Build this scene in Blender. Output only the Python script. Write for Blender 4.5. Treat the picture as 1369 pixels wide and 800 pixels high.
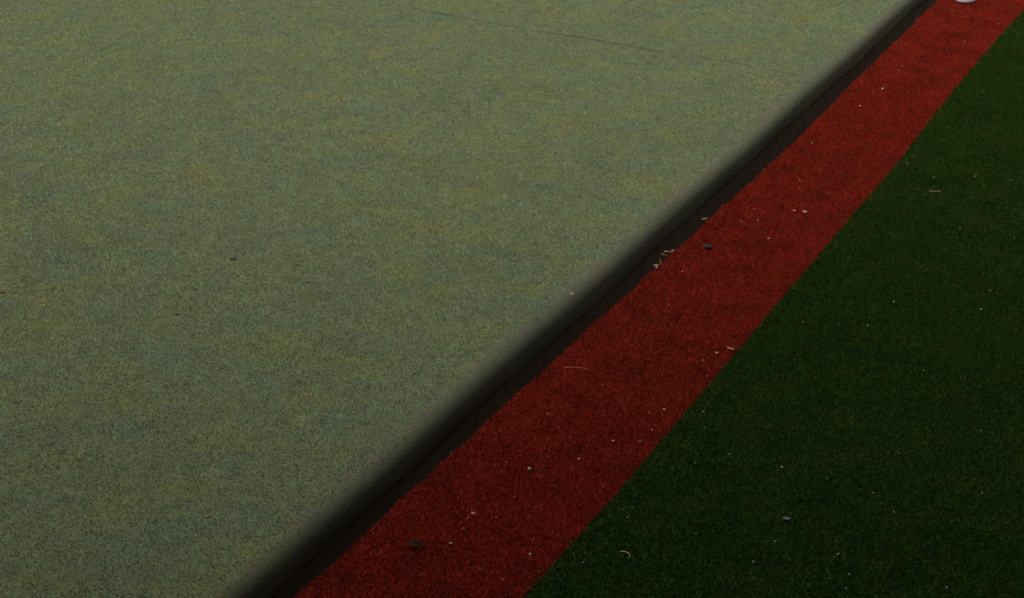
import bpy, math, random
import numpy as np
from mathutils import Vector, noise as mnoise

# ------------------------------------------------------------------ scene, camera, light
for o in list(bpy.data.objects):
    bpy.data.objects.remove(o)
scene = bpy.context.scene
col = scene.collection
rng = np.random.default_rng(7)
random.seed(7)

CAM = (1.36, 0.0, 1.70)
cam_data = bpy.data.cameras.new('camera')
cam_data.sensor_width = 36.0
cam_data.lens = 56.56
cam_data.clip_start = 0.05
cam_data.clip_end = 3000
cam = bpy.data.objects.new('camera', cam_data)
col.objects.link(cam)
cam.location = CAM
cam.rotation_euler = (math.radians(90 - 27.211), 0, math.radians(28.687))
scene.camera = cam

SUN_EL = math.radians(60)
SUN_AZ = math.radians(145)          # measured from +Y (along the ditch) towards -X
to_sun = Vector((-math.sin(SUN_AZ) * math.cos(SUN_EL), math.cos(SUN_AZ) * math.cos(SUN_EL), math.sin(SUN_EL)))

world = bpy.data.worlds.new('World')
scene.world = world
world.use_nodes = True
nt = world.node_tree
bg = nt.nodes['Background']
sky = nt.nodes.new('ShaderNodeTexSky')
sky.sky_type = 'NISHITA'
sky.sun_disc = False
sky.sun_elevation = SUN_EL
sky.sun_rotation = -SUN_AZ
sky.air_density = 0.6
sky.dust_density = 8.0
sky.ozone_density = 1.0
nt.links.new(sky.outputs[0], bg.inputs[0])
bg.inputs[1].default_value = 0.05

sun_data = bpy.data.lights.new('sun', 'SUN')
sun_data.energy = 1.5
sun_data.angle = math.radians(90)
sun_data.color = (1.0, 0.95, 0.87)
sun = bpy.data.objects.new('sun', sun_data)
col.objects.link(sun)
sun.location = (-8, 10, 9)
sun.rotation_euler = to_sun.to_track_quat('Z', 'Y').to_euler()

scene.view_settings.view_transform = 'Standard'
scene.view_settings.look = 'None'
scene.view_settings.gamma = 1.0
scene.view_settings.use_curve_mapping = False
scene.view_settings.exposure = 1.5

# ------------------------------------------------------------------ helpers
def mesh_from(name, verts, tris, mat=None, parent=None, smooth=False, rnd=None):
    """One mesh object from numpy arrays (tris: N x 3 or N x 4)."""
    verts = np.asarray(verts, dtype=np.float32)
    tris = np.asarray(tris, dtype=np.int32)
    n = tris.shape[1]
    me = bpy.data.meshes.new(name)
    me.vertices.add(len(verts))
    me.vertices.foreach_set('co', verts.ravel())
    me.loops.add(tris.size)
    me.loops.foreach_set('vertex_index', tris.ravel())
    me.polygons.add(len(tris))
    me.polygons.foreach_set('loop_start', np.arange(0, tris.size, n, dtype=np.int32))
    if rnd is not None:
        a = me.attributes.new('rnd', 'FLOAT', 'POINT')
        a.data.foreach_set('value', np.asarray(rnd, dtype=np.float32))
    me.update(calc_edges=True)
    me.validate()
    me.polygons.foreach_set('use_smooth', np.full(len(me.polygons), smooth))
    if mat is not None:
        me.materials.append(mat)
    o = bpy.data.objects.new(name, me)
    col.objects.link(o)
    if parent is not None:
        o.parent = parent
    return o

def tag(o, label=None, category=None, group=None, kind=None):
    if label: o['label'] = label
    if category: o['category'] = category
    if group: o['group'] = group
    if kind: o['kind'] = kind
    return o

def grid_faces(nu, nv):
    i = np.arange(nu - 1)[:, None] * nv + np.arange(nv - 1)[None, :]
    i = i.ravel()
    return np.stack([i, i + nv, i + nv + 1, i + 1], axis=1)

# wavering edge lines, as functions of the distance along the ditch (y)
def red_edge(y):
    return np.interp(y, [0, 1.7, 2.3, 2.8, 3.4, 3.9, 4.25, 4.6, 5.1, 5.7, 8],
                     [-.018, -.016, -.013, -.006, .001, .009, .010, .002, -.003, -.009, -.012]) \
        + 0.0016 * np.sin(y * 17.0) + 0.0010 * np.sin(y * 41.0 + 1)
def turf_edge(y):
    return np.interp(y, [0, 1.9, 2.3, 3.0, 4.17, 4.5, 4.8, 5.4, 5.9, 8],
                     [.322, .322, .327, .321, .313, .302, .294, .288, .294, .296])
GREEN_Z = -0.045
LIP_X = -0.148           # where the rounded edge of the green turns vertical
def lip(y):
    return LIP_X + 0.35 * (np.interp(y, [0, 1.7, 2.8, 3.9, 4.25, 5.1, 8], [-.016, -.016, -.006, .009, .010, -.003, -.010])) + 0.002 * np.sin(y * 6.3 + .4)
def seam_y(x):
    return 4.838 + 0.010 * np.sin(x * 1.9 + .5) + 0.003 * np.sin(x * 11.0) - 0.02 * np.exp(-((x - LIP_X) / .22) ** 2)

# ------------------------------------------------------------------ materials
def new_mat(name):
    m = bpy.data.materials.new(name)
    m.use_nodes = True
    return m, m.node_tree, m.node_tree.nodes['Principled BSDF']

def N(t, kind, **kw):
    n = t.nodes.new(kind)
    for k, v in kw.items():
        setattr(n, k, v)
    return n

def ramp(t, fac, stops):
    r = t.nodes.new('ShaderNodeValToRGB')
    e = r.color_ramp.elements
    while len(e) < len(stops):
        e.new(0.5)
    for el, (p, c) in zip(e, stops):
        el.position = p
        el.color = (*c, 1) if len(c) == 3 else c
    t.links.new(fac, r.inputs[0])
    return r.outputs[0]

def noise_tex(t, coord, scale, detail=3, rough=.55, dist=0):
    n = t.nodes.new('ShaderNodeTexNoise')
    n.inputs['Scale'].default_value = scale
    n.inputs['Detail'].default_value = detail
    n.inputs['Roughness'].default_value = rough
    n.inputs['Distortion'].default_value = dist
    t.links.new(coord, n.inputs['Vector'])
    return n.outputs['Fac']

def mix(t, fac, a, b, blend='MIX'):
    m = t.nodes.new('ShaderNodeMix')
    m.data_type = 'RGBA'
    m.blend_type = blend
    for sock, v in ((m.inputs[0], fac), (m.inputs[6], a), (m.inputs[7], b)):
        if hasattr(v, 'is_linked'):
            t.links.new(v, sock)
        elif isinstance(v, (int, float)):
            sock.default_value = v
        else:
            sock.default_value = (*v, 1)
    return m.outputs[2]

def world_pos(t):
    return t.nodes.new('ShaderNodeNewGeometry').outputs['Position']

def pile_material(name, tones, patch, fine, dirt, var=(.65, 1.35), rough=.75, sheen=.0, sheen_tint=(1, 1, 1), fibre=True, trans=0.25, spec=.25, worn=None):
    """Fibre pile: patchy tone by place, every fibre a little lighter or darker than the next."""
    m, t, b = new_mat(name)
    p = world_pos(t)
    c = ramp(t, noise_tex(t, p, patch, 4, .6), tones)
    c2 = ramp(t, noise_tex(t, p, fine, 3, .6), [(.3, (.85, .85, .86)), (.7, (1.13, 1.13, 1.11))])
    c = mix(t, 1.0, c, c2, 'MULTIPLY')
    d = ramp(t, noise_tex(t, p, dirt[0], 5, .62, .4), [(dirt[1], (1, 1, 1)), (dirt[2], dirt[3])])
    c = mix(t, 1.0, c, d, 'MULTIPLY')
    if fibre:
        a = N(t, 'ShaderNodeAttribute', attribute_name='rnd')
        r = ramp(t, a.outputs['Fac'], [(0, (var[0] * .55,) * 3), (.12, (var[0],) * 3), (.5, (1, 1, 1)), (1, (var[1],) * 3)])
    else:
        r = ramp(t, noise_tex(t, p, 420, 2, .6), [(.25, (var[0],) * 3), (.75, (var[1],) * 3)])
    c = mix(t, 1.0, c, r, 'MULTIPLY')
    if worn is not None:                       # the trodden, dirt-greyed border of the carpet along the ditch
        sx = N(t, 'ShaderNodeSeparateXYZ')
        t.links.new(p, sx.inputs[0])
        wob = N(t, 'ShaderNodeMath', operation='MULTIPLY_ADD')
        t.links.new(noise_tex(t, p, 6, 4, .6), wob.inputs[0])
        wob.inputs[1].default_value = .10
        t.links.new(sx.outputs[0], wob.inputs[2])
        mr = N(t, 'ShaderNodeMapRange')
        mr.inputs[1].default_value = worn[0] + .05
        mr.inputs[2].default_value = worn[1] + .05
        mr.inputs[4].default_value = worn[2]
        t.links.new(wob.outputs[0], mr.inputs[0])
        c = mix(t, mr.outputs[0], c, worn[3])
    t.links.new(c, b.inputs['Base Color'])
    b.inputs['Roughness'].default_value = rough
    b.inputs['Specular IOR Level'].default_value = spec
    if sheen:
        b.inputs['Sheen Weight'].default_value = sheen
        b.inputs['Sheen Roughness'].default_value = .45
        b.inputs['Sheen Tint'].default_value = (*sheen_tint, 1)
    if fibre and trans:
        tr = N(t, 'ShaderNodeBsdfTranslucent')
        t.links.new(c, tr.inputs['Color'])
        ms = N(t, 'ShaderNodeMixShader')
        ms.inputs[0].default_value = trans
        t.links.new(b.outputs[0], ms.inputs[1])
        t.links.new(tr.outputs[0], ms.inputs[2])
        t.links.new(ms.outputs[0], t.nodes['Material Output'].inputs['Surface'])
    if not fibre:
        bp = N(t, 'ShaderNodeBump')
        bp.inputs['Strength'].default_value = .6
        bp.inputs['Distance'].default_value = .004
        t.links.new(noise_tex(t, p, 300, 3, .6), bp.inputs['Height'])
        t.links.new(bp.outputs[0], b.inputs['Normal'])
    return m

GREEN = dict(tones=[(.28, (.135, .194, .108)), (.43, (.152, .192, .097)), (.55, (.164, .197, .091)), (.72, (.178, .206, .070))],
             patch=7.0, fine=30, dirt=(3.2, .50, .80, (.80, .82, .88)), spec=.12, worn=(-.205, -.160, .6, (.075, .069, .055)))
RED = dict(tones=[(.30, (.170, .018, .006)), (.50, (.222, .019, .008)), (.70, (.262, .022, .012))],
           patch=9.0, fine=60, dirt=(11.0, .52, .80, (.62, .60, .60)), spec=.1)
TURF = dict(tones=[(.30, (.015, .045, .005)), (.50, (.021, .051, .006)), (.70, (.029, .053, .007))],
            patch=10.0, fine=50, dirt=(9.0, .52, .85, (.80, .62, .60)), spec=.06)
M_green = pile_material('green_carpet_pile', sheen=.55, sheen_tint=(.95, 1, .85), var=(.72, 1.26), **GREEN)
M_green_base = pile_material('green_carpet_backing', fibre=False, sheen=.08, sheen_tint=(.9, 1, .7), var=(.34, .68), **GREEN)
M_red = pile_material('red_turf_pile', var=(.58, 1.38), **RED)
M_red_base = pile_material('red_turf_backing', fibre=False, var=(.3, .8), **RED)
M_turf = pile_material('dark_green_turf_pile', var=(.6, 1.38), **TURF)
M_turf_base = pile_material('dark_green_turf_backing', fibre=False, var=(.4, .9), **TURF)

def plain_mat(name, a, b_, scale, rough=.8, bump=.5, bdist=.003):
    m, t, b = new_mat(name)
    p = world_pos(t)
    c = ramp(t, noise_tex(t, p, scale, 5, .62), [(.3, a), (.7, b_)])
    t.links.new(c, b.inputs['Base Color'])
    b.inputs['Roughness'].default_value = rough
    b.inputs['Specular IOR Level'].default_value = .25
    bp = N(t, 'ShaderNodeBump')
    bp.inputs['Strength'].default_value = bump
    bp.inputs['Distance'].default_value = bdist
    t.links.new(noise_tex(t, p, scale * 3, 4, .6), bp.inputs['Height'])
    t.links.new(bp.outputs[0], b.inputs['Normal'])
    return m

M_wall = plain_mat('ditch_edging', (.045, .034, .022), (.085, .064, .042), 22)
M_soil = plain_mat('ditch_soil', (.030, .020, .010), (.060, .040, .020), 40, bdist=.01)
M_under = plain_mat('dark_underlay', (.012, .012, .009), (.03, .03, .022), 30)
M_ground = plain_mat('rough_ground', (.04, .05, .02), (.07, .08, .03), 1.5)

# ------------------------------------------------------------------ the setting
Y0, Y1 = -20.0, 40.0
def y_samples():
    return np.concatenate([np.linspace(Y0, 0.6, 12)[:-1], np.arange(0.6, 8.0, .02), np.linspace(8.0, Y1, 14)])

def sweep(name, sections, mat, parent=None, smooth=True):
    """sections: list over y of (k,3) arrays with the same k."""
    v = np.stack(sections)
    return mesh_from(name, v.reshape(-1, 3), grid_faces(v.shape[0], v.shape[1]), mat, parent, smooth)

ground = mesh_from('ground', [(-400, -400, -.9), (400, -400, -.9), (400, 400, -.9), (-400, 400, -.9)], [[0, 1, 2, 3]], M_ground)
tag(ground, kind='structure')

# the lip profile: flat green, then a soft rounding, then straight down
def lip_profile(y):
    L = float(lip(y))
    pts = []
    for ang in np.linspace(0, 90, 13):
        a = math.radians(ang)
        pts.append((L - .038 + .038 * math.sin(a), GREEN_Z - .036 * (1 - math.cos(a))))
    pts.append((L + .001, GREEN_Z - .068))
    pts.append((L - .0005, -.118 + .002 * math.sin(y * 3.3) + .0015 * math.sin(y * 13)))
    return pts

green = mesh_from('playing_green', [(-36, Y0, GREEN_Z - .014), (-.20, Y0, GREEN_Z - .014), (-.20, Y1, GREEN_Z - .014), (-36, Y1, GREEN_Z - .014)], [[0, 1, 2, 3]], M_under)
tag(green, 'grey-green carpeted playing green left of the ditch', kind='structure')
XS = np.concatenate([np.linspace(-36, -6, 16)[:-1], np.arange(-6, -.22, .02)])
def panel_edge(side):
    """The joint side of a carpet panel, x along the seam then over the lip."""
    prof = lip_profile(4.83)
    xs = np.concatenate([XS, [p[0] for p in prof]])
    zs = np.concatenate([np.full(len(XS), GREEN_Z), [p[1] for p in prof]])
    gap = .0032 + .0018 * np.sin(xs * 3.1 + 1) * np.sin(xs * 7.7) + .0010 * np.sin(xs * 23)
    gap = np.clip(gap, .0004, None) * np.clip((LIP_X - .02 - xs) / .06, 0.02, 1)
    return xs, seam_y(xs) + side * gap, zs
def panel(ya, yb, side):
    """Carpet panel from ya to yb, whose seam-side rows follow the seam."""
    xs, ys, zs = panel_edge(side)
    rows = []
    yy = y_samples()
    yy = yy[(yy > min(ya, yb)) & (yy < max(ya, yb))]
    if side < 0:
        yy = yy[yy < 4.74]
    else:
        yy = yy[yy > 4.92]
    for y in yy:
        prof = lip_profile(y)
        xx = np.concatenate([XS, [p[0] for p in prof]])
        zz = np.concatenate([np.full(len(XS), GREEN_Z), [p[1] for p in prof]])
        rows.append(np.stack([xx, np.full(len(xx), y), zz], 1))
    edge = np.stack([xs, ys, zs], 1)
    drop = edge.copy(); drop[:, 2] -= .011
    rows = rows + [edge] if side < 0 else [edge] + rows
    v = np.stack(rows)
    k = v.shape[0] * v.shape[1]
    f = np.concatenate([grid_faces(v.shape[0], v.shape[1]), grid_faces(2, len(xs)) + k])
    return np.concatenate([v.reshape(-1, 3), edge, drop]), f
for side, (ya, yb) in ((-1, (Y0 - 1, 4.8)), (1, (4.8, Y1 + 1))):
    v, f = panel(ya, yb, side)
    mesh_from('carpet_panel', v, f, M_green_base, green, True)

ys = y_samples()
ditch = sweep('ditch', [np.array([(lip(y) + .004, y, -.235), (lip(y) + .05, y, -.228 + .006 * math.sin(y * 9)), (-.03, y, -.226 + .006 * math.sin(y * 7 + 2)), (red_edge(y) + .004, y, -.235)]) for y in ys], M_soil)
tag(ditch, 'narrow dark ditch between the playing green and the red strip', kind='structure')
sweep('edging', [np.array([(lip(y) - .006, y, GREEN_Z - .050), (lip(y) - .004, y, GREEN_Z - .066), (lip(y) - .0015, y, -.128), (lip(y) + .006, y, -.240)]) for y in ys], M_wall, ditch)
sweep('bank_wall', [np.array([(red_edge(y) + .012, y, -.240), (red_edge(y) + .010, y, -.10), (red_edge(y) + .004, y, -.012)]) for y in ys], M_wall, ditch)

strip = sweep('red_turf_strip', [np.array([(red_edge(y) + .003, y, -.014), (red_edge(y), y, -.004), (red_edge(y) + .004, y, -.0005), (red_edge(y) + .012, y, 0)]
        + [(float(red_edge(y) + .012 + (turf_edge(y) - red_edge(y) - .012) * k / 6), y, 0) for k in range(1, 7)]) for y in ys], M_red_base)
tag(strip, 'red artificial turf strip along the ditch', kind='structure')
turf = sweep('dark_green_turf', [np.array([(float(turf_edge(y)), y, 0)] + [(x, y, 0) for x in (.5, 1, 2, 5, 12, 30)]) for y in ys], M_turf_base)
tag(turf, 'dark green artificial turf beside the red strip', kind='structure')

# ------------------------------------------------------------------ unseen veranda shape added behind the viewer to darken the near ground
M_plaster = plain_mat('blocker_plaster', (.42, .39, .33), (.50, .46, .40), 6)
M_timber = plain_mat('blocker_timber', (.06, .05, .04), (.10, .085, .07), 14)
M_roof = plain_mat('blocker_roofing', (.05, .05, .05), (.09, .085, .08), 5)
def box_verts(x0, x1, y0, y1, z0, z1):
    v = [(x0, y0, z0), (x1, y0, z0), (x1, y1, z0), (x0, y1, z0), (x0, y0, z1), (x1, y0, z1), (x1, y1, z1), (x0, y1, z1)]
    f = [(0, 3, 2, 1), (4, 5, 6, 7), (0, 1, 5, 4), (1, 2, 6, 5), (2, 3, 7, 6), (3, 0, 4, 7)]
    return v, f
blocker = bpy.data.objects.new('shade_blocker', None)
col.objects.link(blocker)
blocker.location = (CAM[0], CAM[1], 0)
blocker.rotation_euler = (0, 0, math.radians(24))
tag(blocker, 'unseen veranda shape added behind the viewer to shade the ground', 'building')
EAVE = 1.5                                    # how far the added eave reaches in front of the viewer
def blocker_box(name, *a, mat=M_timber):
    v, f = box_verts(*a)
    return mesh_from(name, v, f, mat, blocker)
blocker_box('blocker_wall', -9, 9, -2.6, -2.35, -.02, 4.497, mat=M_plaster)
blocker_box('blocker_roof', -9.4, 9.4, -6.5, EAVE, 4.5, 4.62, mat=M_roof)
blocker_box('blocker_fascia', -9.4, 9.4, EAVE + .003, EAVE + .03, 4.4, 4.64)
for px in (-7.5, -4.2, 4.2, 7.5):
    blocker_box('blocker_post', px - .06, px + .06, .4, .52, -.02, 4.497)

# ------------------------------------------------------------------ fibre pile
def in_view(x, y, margin):
    """Keeps the pile to the ground the picture looks at, with a margin for a step aside."""
    cz, sz = math.cos(math.radians(28.687)), math.sin(math.radians(28.687))
    dx, dy = x - CAM[0], y - CAM[1]
    fwd = -sz * dx + cz * dy
    side = cz * dx + sz * dy
    half = (fwd * .889 + .777) * .3183      # half width of the view on the ground
    return (np.abs(side) < half + margin) & (fwd > 2.06 - .3) & (fwd < 5.75 + .7)

def blades(name, x, y, z, h, w, lean, mat, parent, dirbias=(0, 0)):
    n = len(x)
    ang = rng.uniform(0, 2 * np.pi, n)
    hh = h * rng.uniform(.65, 1.25, n)
    ww = w * rng.uniform(.7, 1.3, n) * .5
    la = rng.uniform(0, 2 * np.pi, n)
    lm = hh * np.abs(rng.normal(0, lean, n))
    lx = np.cos(la) * lm + dirbias[0] * hh
    ly = np.sin(la) * lm + dirbias[1] * hh
    cx_, cy_ = np.cos(ang) * ww, np.sin(ang) * ww
    a = np.stack([x - cx_, y - cy_, z], 1)
    b = np.stack([x + cx_, y + cy_, z], 1)
    c = np.stack([x + lx, y + ly, z + hh], 1)
    v = np.stack([a, b, c], 1).reshape(-1, 3)
    f = np.arange(3 * n).reshape(-1, 3)
    r = np.repeat(np.where(rng.uniform(0, 1, n) < .06, 0, np.clip(rng.normal(.5, .22, n), .12, 1)), 3)
    o = mesh_from(name, v, f, mat, parent, False, r)
    o['kind'] = 'stuff'
    return o

def scatter(x0, x1, y0, y1, dens):
    n = int((x1 - x0) * (y1 - y0) * dens)
    return rng.uniform(x0, x1, n), rng.uniform(y0, y1, n)

# playing green: short dense pile, parted along the seam
x, y = scatter(-4.2, -.10, 1.0, 6.4, 110000)
L = lip(y)
keep = in_view(x, y, .3) & (x < L - .004) & (np.abs(y - seam_y(x)) > .0028)
thin = np.clip((L - x - .006) / .045, .10, 1)
keep &= rng.uniform(0, 1, len(x)) < thin
x, y, L = x[keep], y[keep], L[keep]
s = np.clip((x - (L - .038)) / .038, 0, 1)
z = GREEN_Z - .036 * (1 - np.sqrt(1 - s * s)) - .001
blades('pile', x, y, z, .0050, .0021, .65, M_green, green)

# red strip
x, y = scatter(-.03, .34, 1.2, 6.6, 330000)
e0, e1 = red_edge(y), turf_edge(y)
keep = in_view(x, y, .3) & (x > e0 + .001) & (x < e1 + rng.normal(0, .002, len(x)))
x, y = x[keep], y[keep]
blades('pile', x, y, np.full(len(x), -.001), .0070, .0023, .6, M_red, strip)

# dark green turf
x, y = scatter(.27, 2.2, 1.5, 6.6, 260000)
keep = in_view(x, y, .2) & (x > turf_edge(y) + rng.normal(0, .002, len(x)))
x, y = x[keep], y[keep]
blades('pile', x, y, np.full(len(x), -.001), .0075, .0025, .6, M_turf, turf)

# ------------------------------------------------------------------ small things lying about
def crumb_mesh(seed):
    """A small irregular fragment, flattened."""
    import bmesh
    bm = bmesh.new()
    bmesh.ops.create_icosphere(bm, subdivisions=1, radius=.5)
    r = random.Random(seed)
    off = Vector((r.uniform(0, 50), r.uniform(0, 50), r.uniform(0, 50)))
    for v in bm.verts:
        v.co *= 1 + .45 * mnoise.noise(v.co * 2.3 + off)
        v.co.z *= .7
    me = bpy.data.meshes.new('fragment')
    bm.to_mesh(me)
    bm.free()
    return me
CRUMBS = [crumb_mesh(k) for k in range(6)]

def speck_mat(name, a, b_):
    m, t, b = new_mat(name)
    oi = N(t, 'ShaderNodeObjectInfo')
    c = ramp(t, oi.outputs['Random'], [(0, a), (1, b_)])
    c = mix(t, 1.0, c, ramp(t, noise_tex(t, world_pos(t), 700, 3, .6), [(.3, (.75,) * 3), (.7, (1.15,) * 3)]), 'MULTIPLY')
    t.links.new(c, b.inputs['Base Color'])
    b.inputs['Roughness'].default_value = .75
    return m
M_pale = speck_mat('pale_grit', (.20, .12, .085), (.30, .19, .14))
M_dull = speck_mat('dull_grit', (.13, .07, .05), (.19, .11, .08))
M_dullgreen = speck_mat('dull_turf_grit', (.06, .075, .05), (.14, .14, .10))
M_dark = speck_mat('dark_debris', (.012, .012, .008), (.03, .026, .018))
CRUMB_BY_MAT = {}
def crumb(name, x, y, z, size, mat, label, category='crumb', group=None, stretch=1.0):
    k = random.randrange(6)
    key = (mat.name, k)
    if key not in CRUMB_BY_MAT:
        me = CRUMBS[k].copy()
        me.materials.append(mat)
        CRUMB_BY_MAT[key] = me
    o = bpy.data.objects.new(name, CRUMB_BY_MAT[key])
    col.objects.link(o)
    o.location = (x, y, z)
    o.rotation_euler = (random.uniform(-.3, .3), random.uniform(-.3, .3), random.uniform(0, 6.28))
    o.scale = (size * stretch, size, size)
    return tag(o, label, category, group)

RZ = .0075
for x, y, size, label in [
    (.102, 4.681, .0085, 'pale crumb on red strip level with the carpet seam, farther of two'),
    (.088, 4.501, .0080, 'pale crumb on red strip just past the carpet seam end, nearer of two'),
    (.182, 3.481, .0075, 'pale crumb on red strip to the right of the dark leaf scrap'),
    (.290, 2.876, .0080, 'round bright crumb on red strip beside the slim pale petal'),
    (.286, 2.606, .0058, 'bright crumb on red strip close to the dark turf, below the petal'),
    (.247, 2.449, .0058, 'bright crumb on red strip, third from the turf edge in a slanting row'),
    (.217, 2.358, .0056, 'bright crumb in the middle of the red strip, in a slanting row'),
    (.149, 2.283, .0064, 'largest pale crumb at the lower middle of the red strip'),
    (.129, 2.103, .0062, 'elongated pale crumb on red strip above the dark curled leaf'),
    (.140, 2.003, .0062, 'bright crumb on red strip to the right of the dark curled leaf'),
    (.279, 2.043, .0054, 'pale crumb on red strip lowest beside the dark green turf'),
    (.179, 3.674, .0070, 'left one of two touching pale crumbs on the red strip'),
    (.205, 3.680, .0085, 'right one of two touching pale crumbs on the red strip')]:
    crumb('crumb', x, y, RZ, size, M_pale, label, group='pale crumbs on the red strip', stretch=1.5 if 'elong' in label or 'touching' in label else 1.1)
for x, y in [(.092, 4.920), (.062, 4.145), (.085, 3.635), (.083, 3.547), (.118, 3.571), (.094, 3.294), (.066, 3.210), (.134, 2.635), (.107, 3.036),
             (.310, 2.774), (.277, 2.833), (.293, 2.474), (.099, 2.282), (.087, 2.477), (.127, 2.085), (.101, 2.092), (.137, 2.054), (.272, 1.957),
             (.169, 2.187), (.255, 5.515), (.204, 5.263), (.075, 5.585), (.135, 5.547), (.125, 3.869), (.265, 2.580), (.297, 2.523), (.172, 2.112)]:
    crumb('crumb', x, y, RZ - .0005, .0028 + .00065 * y, M_dull, 'tiny dull brownish crumb caught in the red pile', group='tiny dull crumbs in the red pile')
for x, y, size, label in [
    (.360, 2.636, .0050, 'pale crumb on dark turf just across from the crumbs on the red edge'),
    (.464, 2.512, .0048, 'pale crumb on dark turf, second out from the red strip'),
    (.570, 2.519, .0056, 'bright crumb on dark turf above the grey leaf scrap'),
    (.754, 2.303, .0058, 'brightest crumb on the dark turf, right of the grey leaf scrap'),
    (.406, 3.102, .0050, 'pale crumb on dark turf level with the slim petal'),
    (.735, 3.459, .0055, 'upper one of two pale crumbs near the right edge of the turf'),
    (.740, 3.355, .0055, 'lower one of two pale crumbs near the right edge of the turf'),
    (.434, 4.061, .0060, 'pale crumb on dark turf just above the short straight thread')]:
    crumb('crumb', x, y, RZ, size, M_dull, label, group='pale crumbs on the dark turf')
for x, y in [(.385, 2.581), (.554, 3.297), (.750, 2.519), (.659, 2.523), (.631, 2.211), (.418, 2.453), (.511, 2.240), (.928, 2.616), (.802, 2.476),
             (.797, 2.215), (.643, 2.286), (.381, 2.227), (.371, 2.067), (.341, 4.130), (.621, 4.146), (.530, 4.125), (.582, 3.774), (.716, 3.776),
             (.537, 3.157), (.703, 3.018), (.870, 2.834), (.752, 2.675), (.947, 2.300), (.789, 2.256)]:
    crumb('crumb', x, y, RZ - .0005, .0034 + .0004 * y, M_dullgreen, 'tiny dim crumb caught in the dark green pile', group='tiny dim crumbs in the dark turf')
GZ = GREEN_Z + .002
crumb('pebble', -.154, 3.065, GREEN_Z + .002, .0095, M_pale, 'small pale pebble at the rim of the green above the ditch', 'pebble')
for x, y, label in [(-.457, 1.614, 'pale crumb at the lower left corner of the green, left of two'),
                    (-.413, 1.633, 'pale crumb at the lower left corner of the green, right of two'),
                    (-.346, 1.773, 'pale crumb on the green below the orange leaf bit')]:
    crumb('crumb', x, y, GZ, .0048, M_dull, label, group='pale crumbs on the green')
crumb('dirt_clod', -.980, 2.832, GZ + .001, .013, M_dark, 'small black clod alone on the left half of the green', 'clod', stretch=1.7)
for x, y, label in [(-.913, 2.532, 'dark speck on the green below the small black clod'),
                    (-1.547, 3.416, 'dark speck on the green in the upper left quarter'),
                    (-2.046, 3.366, 'dark speck on the green near the left edge'),
                    (-.212, 4.721, 'dark speck on the green just below the seam end'),
                    (-.200, 3.020, 'dark speck at the rim of the green beside the pale pebble')]:
    crumb('dirt_speck', x, y, GZ, .0065, M_dark, label, 'speck', 'dark specks on the green', 1.3)

def leaf_arrays(length, width, curl, fold, seg=8, thick=.0006):
    """A lens-shaped blade with a midrib fold, curled along its length, with real thickness."""
    top = []
    for i in range(seg + 1):
        u = i / seg
        w = width * .5 * (math.sin(math.pi * min(1, u * .92 + .05)) ** .8)
        a = curl * (u - .5)
        r = length / max(abs(curl), 1e-3)
        cx_ = r * math.sin(a)
        cz_ = r * (1 - math.cos(a)) * (1 if curl > 0 else -1)
        for k in (-1, -.5, 0, .5, 1):
            top.append((cx_, w * k, cz_ + fold * abs(k) * w))
    top = np.array(top)
    bot = top.copy(); bot[:, 2] -= thick
    n = len(top)
    f = [tuple(q) for q in grid_faces(seg + 1, 5)]
    f += [(a + n, d + n, c + n, b + n) for a, b, c, d in f]
    rim = [i * 5 for i in range(seg + 1)]
    for a, b in zip(rim[:-1], rim[1:]):
        f += [(a, a + n, b + n, b), (a + 4, b + 4, b + 4 + n, a + 4 + n)]
    f += [(i, i + 1, i + 1 + n, i + n) for i in range(4)]
    e = seg * 5
    f += [(e + i + 1, e + i, e + i + n, e + i + 1 + n) for i in range(4)]
    v = np.concatenate([top, bot])
    v[:, 2] -= v[:, 2].min()
    return v, np.array(f)

def leaf(name, x, y, z, rot, length, width, curl, fold, mat, label=None, category=None, parent=None, thick=.0006):
    v, f = leaf_arrays(length, width, curl, fold, thick=thick)
    o = mesh_from(name, v, f, mat, parent, True)
    o.location = (x, y, z)
    o.rotation_euler = rot
    return tag(o, label, category)

def tube(name, pts, rad, mat, parent=None, sides=6):
    pts = np.array(pts, float)
    v = []
    for i, p in enumerate(pts):
        d = pts[min(i + 1, len(pts) - 1)] - pts[max(i - 1, 0)]
        d /= np.linalg.norm(d)
        a = np.cross(d, (0, 0, 1.0)) if abs(d[2]) < .95 else np.cross(d, (1.0, 0, 0))
        a /= np.linalg.norm(a)
        b = np.cross(d, a)
        r = rad * (1 - .5 * i / (len(pts) - 1))
        for k in range(sides):
            t_ = 2 * math.pi * k / sides
            v.append(p + r * (math.cos(t_) * a + math.sin(t_) * b))
    f = []
    for i in range(len(pts) - 1):
        for k in range(sides):
            f.append((i * sides + k, i * sides + (k + 1) % sides, (i + 1) * sides + (k + 1) % sides, (i + 1) * sides + k))
    return mesh_from(name, v, f, mat, parent, True)

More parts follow.
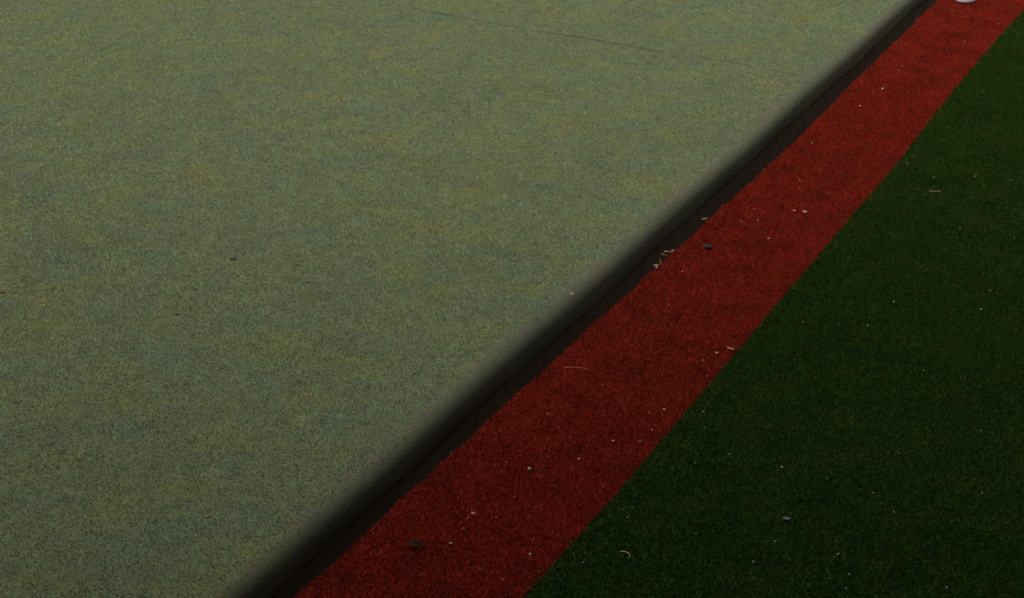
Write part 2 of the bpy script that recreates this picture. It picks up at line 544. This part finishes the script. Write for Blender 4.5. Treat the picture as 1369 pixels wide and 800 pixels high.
def leaf_mat(name, a, b_, rough=.6):
    m = plain_mat(name, a, b_, 160, .9, .4, .0008)
    m.node_tree.nodes['Principled BSDF'].inputs['Specular IOR Level'].default_value = .05
    return m
L_petal = leaf_mat('petal_skin', (.19, .09, .07), (.25, .13, .10))
L_black = leaf_mat('rotten_leaf', (.014, .010, .011), (.030, .020, .022))
L_curl = leaf_mat('dry_dark_leaf', (.009, .006, .004), (.022, .010, .007))
L_grey = leaf_mat('grey_leaf', (.06, .055, .06), (.09, .08, .09))
L_orange = leaf_mat('orange_leaf', (.20, .11, .04), (.26, .15, .06))
L_rust = leaf_mat('rust_leaf', (.085, .055, .035), (.11, .07, .045))
L_olive = leaf_mat('olive_dry_leaf', (.11, .085, .04), (.18, .14, .07))
L_weed = leaf_mat('weed_leaf', (.07, .09, .02), (.12, .14, .04))
L_fluff = leaf_mat('fluff_scrap', (.11, .085, .07), (.17, .13, .11))
L_thread = leaf_mat('pale_thread', (.30, .26, .18), (.40, .34, .24))
L_redthread = leaf_mat('red_thread', (.34, .09, .05), (.42, .13, .08))

leaf('petal', .310, 2.908, .0075, (.1, 0, -.05), .019, .0055, .5, .3, L_petal, 'slim pale pinkish petal on red strip at the turf boundary', 'petal')
leaf('leaf_scrap', .066, 3.366, .0070, (0, 0, .25), .026, .020, -.35, .1, L_black, 'blackish crumpled leaf scrap on the red strip near the ditch', 'leaf')
leaf('curled_leaf', .088, 1.969, .0065, (.5, 0, .18), .034, .012, -1.6, .5, L_curl, 'dark curled leaf on red strip at the bottom of the picture', 'leaf')
leaf('leaf_scrap', .637, 2.361, .0075, (.15, 0, .35), .015, .007, .5, .3, L_grey, 'greyish leaf scrap alone on the dark green turf', 'leaf')
leaf('leaf_bit', -.340, 1.918, GZ, (.2, 0, .9), .010, .005, .6, .3, L_orange, 'small orange leaf bit on the lower part of the green', 'leaf')
leaf('leaf_bit', -1.354, 2.422, GZ, (.2, 0, .2), .016, .009, .5, .3, L_rust, 'rust brown leaf bit at the left edge of the green', 'leaf')

# threads: loose fibres lying on the pile
def thread(name, pts, rad, mat, label):
    p0 = pts[0]
    o = tube(name, [(a - p0[0], b - p0[1], c - p0[2]) for a, b, c in pts], rad, mat)
    o.location = p0
    return tag(o, label, 'thread')
thread('loose_thread', [(.030 + .052 * u, 2.655 + .020 * u + .010 * math.sin(math.pi * u), .0085 + .001 * math.sin(u * 9)) for u in np.linspace(0, 1, 12)], .0007, L_redthread,
       'long pale red loose fibre arched on the strip near the ditch')
thread('loose_thread', [(.450 + .026 * u, 3.962 + .014 * u, .0090) for u in np.linspace(0, 1, 6)], .0008, L_thread, 'short straight pale thread on the dark green turf')
thread('loose_thread', [(.424 + .012 * math.cos(a), 2.118 + .010 * math.sin(a), .0085) for a in np.linspace(2.4, -.6, 10)], .0006, L_thread, 'hooked pale fibre on dark turf near the bottom of the strip')
for dx, label in ((0, 'left one of two pale fibres lying on the green below the seam end'), (.012, 'right one of two pale fibres lying on the green below the seam end')):
    thread('loose_thread', [(-.262 + dx + .006 * u, 4.735 - .055 * u, GZ + .002) for u in np.linspace(0, 1, 6)], .0010, L_thread, label)

# debris and weeds on the lip of the ditch
def root(name, loc, label, category):
    o = bpy.data.objects.new(name, None)
    o.empty_display_size = .02
    col.objects.link(o)
    o.location = loc
    return tag(o, label, category)
sp = root('dry_sprig', (-.001, 3.303, -.004), 'dry olive sprig hanging at the ditch lip beside the black scrap', 'sprig')
tube('stem', [(.004, 0, .002), (-.006, -.004, .010), (-.014, -.012, .010), (-.018, -.024, .004)], .0011, L_olive, sp)
leaf('leaf', -.010, -.006, .006, (.3, .2, 2.6), .024, .009, 1.0, .4, L_olive, parent=sp)
leaf('leaf', -.014, -.018, .002, (.2, -.3, 3.9), .022, .008, .8, .4, L_olive, parent=sp)
leaf('leaf', -.003, .006, .006, (.4, .1, 1.8), .016, .007, 1.1, .4, L_fluff, parent=sp)
wd = root('weed', (-.002, 3.250, -.006), 'small green weed sprouting below the dry sprig at the ditch lip', 'weed')
for k in range(6):
    a = 2.2 + k * .45
    leaf('leaf', -.002 - .001 * k, .002 * k - .006, 0, (0, -.75 - .07 * k, a), .022 + .002 * (k % 3), .0035, .7, .3, L_weed, parent=wd, thick=.0004)
fl = root('fluff', (-.002, 3.209, .006), 'pale scrap of fluff caught on the red edge over the ditch', 'fluff')
leaf('flake', 0, 0, 0, (.3, -.2, .6), .014, .006, 1.2, .5, L_fluff, parent=fl)
leaf('flake', .006, -.008, -.001, (-.3, .1, 2.2), .012, .005, 1.4, .5, L_fluff, parent=fl)
leaf('leaf_bit', -.006, 3.521, .004, (.1, -.2, .5), .018, .005, .8, .4, L_olive, 'pale narrow leaf lying across the ditch lip above the dry sprig', 'leaf')
sh = root('weed_shoot', (-.015, 2.267, -.004), 'tiny green shoot on the lower stretch of the ditch lip', 'weed')
for k in range(3):
    leaf('leaf', 0, .002 * k, 0, (0, -1.15 + .15 * k, 1.9 + .6 * k), .014, .0028, .5, .3, L_weed, parent=sh, thick=.0004)

# the white disc at the far end of the strip
m, t, b = new_mat('white_disc_plastic')
c = ramp(t, noise_tex(t, world_pos(t), 90, 4, .6), [(.3, (.12, .10, .115)), (.7, (.155, .13, .15))])
t.links.new(c, b.inputs['Base Color'])
b.inputs['Roughness'].default_value = .45
prof = [(0, .0125), (.010, .0124), (.020, .0116), (.028, .0100), (.034, .0076), (.0372, .0050), (.0380, .0025), (.0372, .0004), (.034, 0), (0, 0)]
S = 40
v = [(r_ * math.cos(2 * math.pi * k / S), r_ * math.sin(2 * math.pi * k / S), h_) for r_, h_ in prof for k in range(S)]
f = [(i * S + k, i * S + (k + 1) % S, (i + 1) * S + (k + 1) % S, (i + 1) * S + k) for i in range(len(prof) - 1) for k in range(S)]
disc = mesh_from('marker_disc', v, f, m, None, True)
disc.location = (.079, 5.745, .006)
disc.rotation_euler = (.03, -.02, .6)
tag(disc, 'small whitish round disc on red strip, cut off by the top picture edge', 'disc')
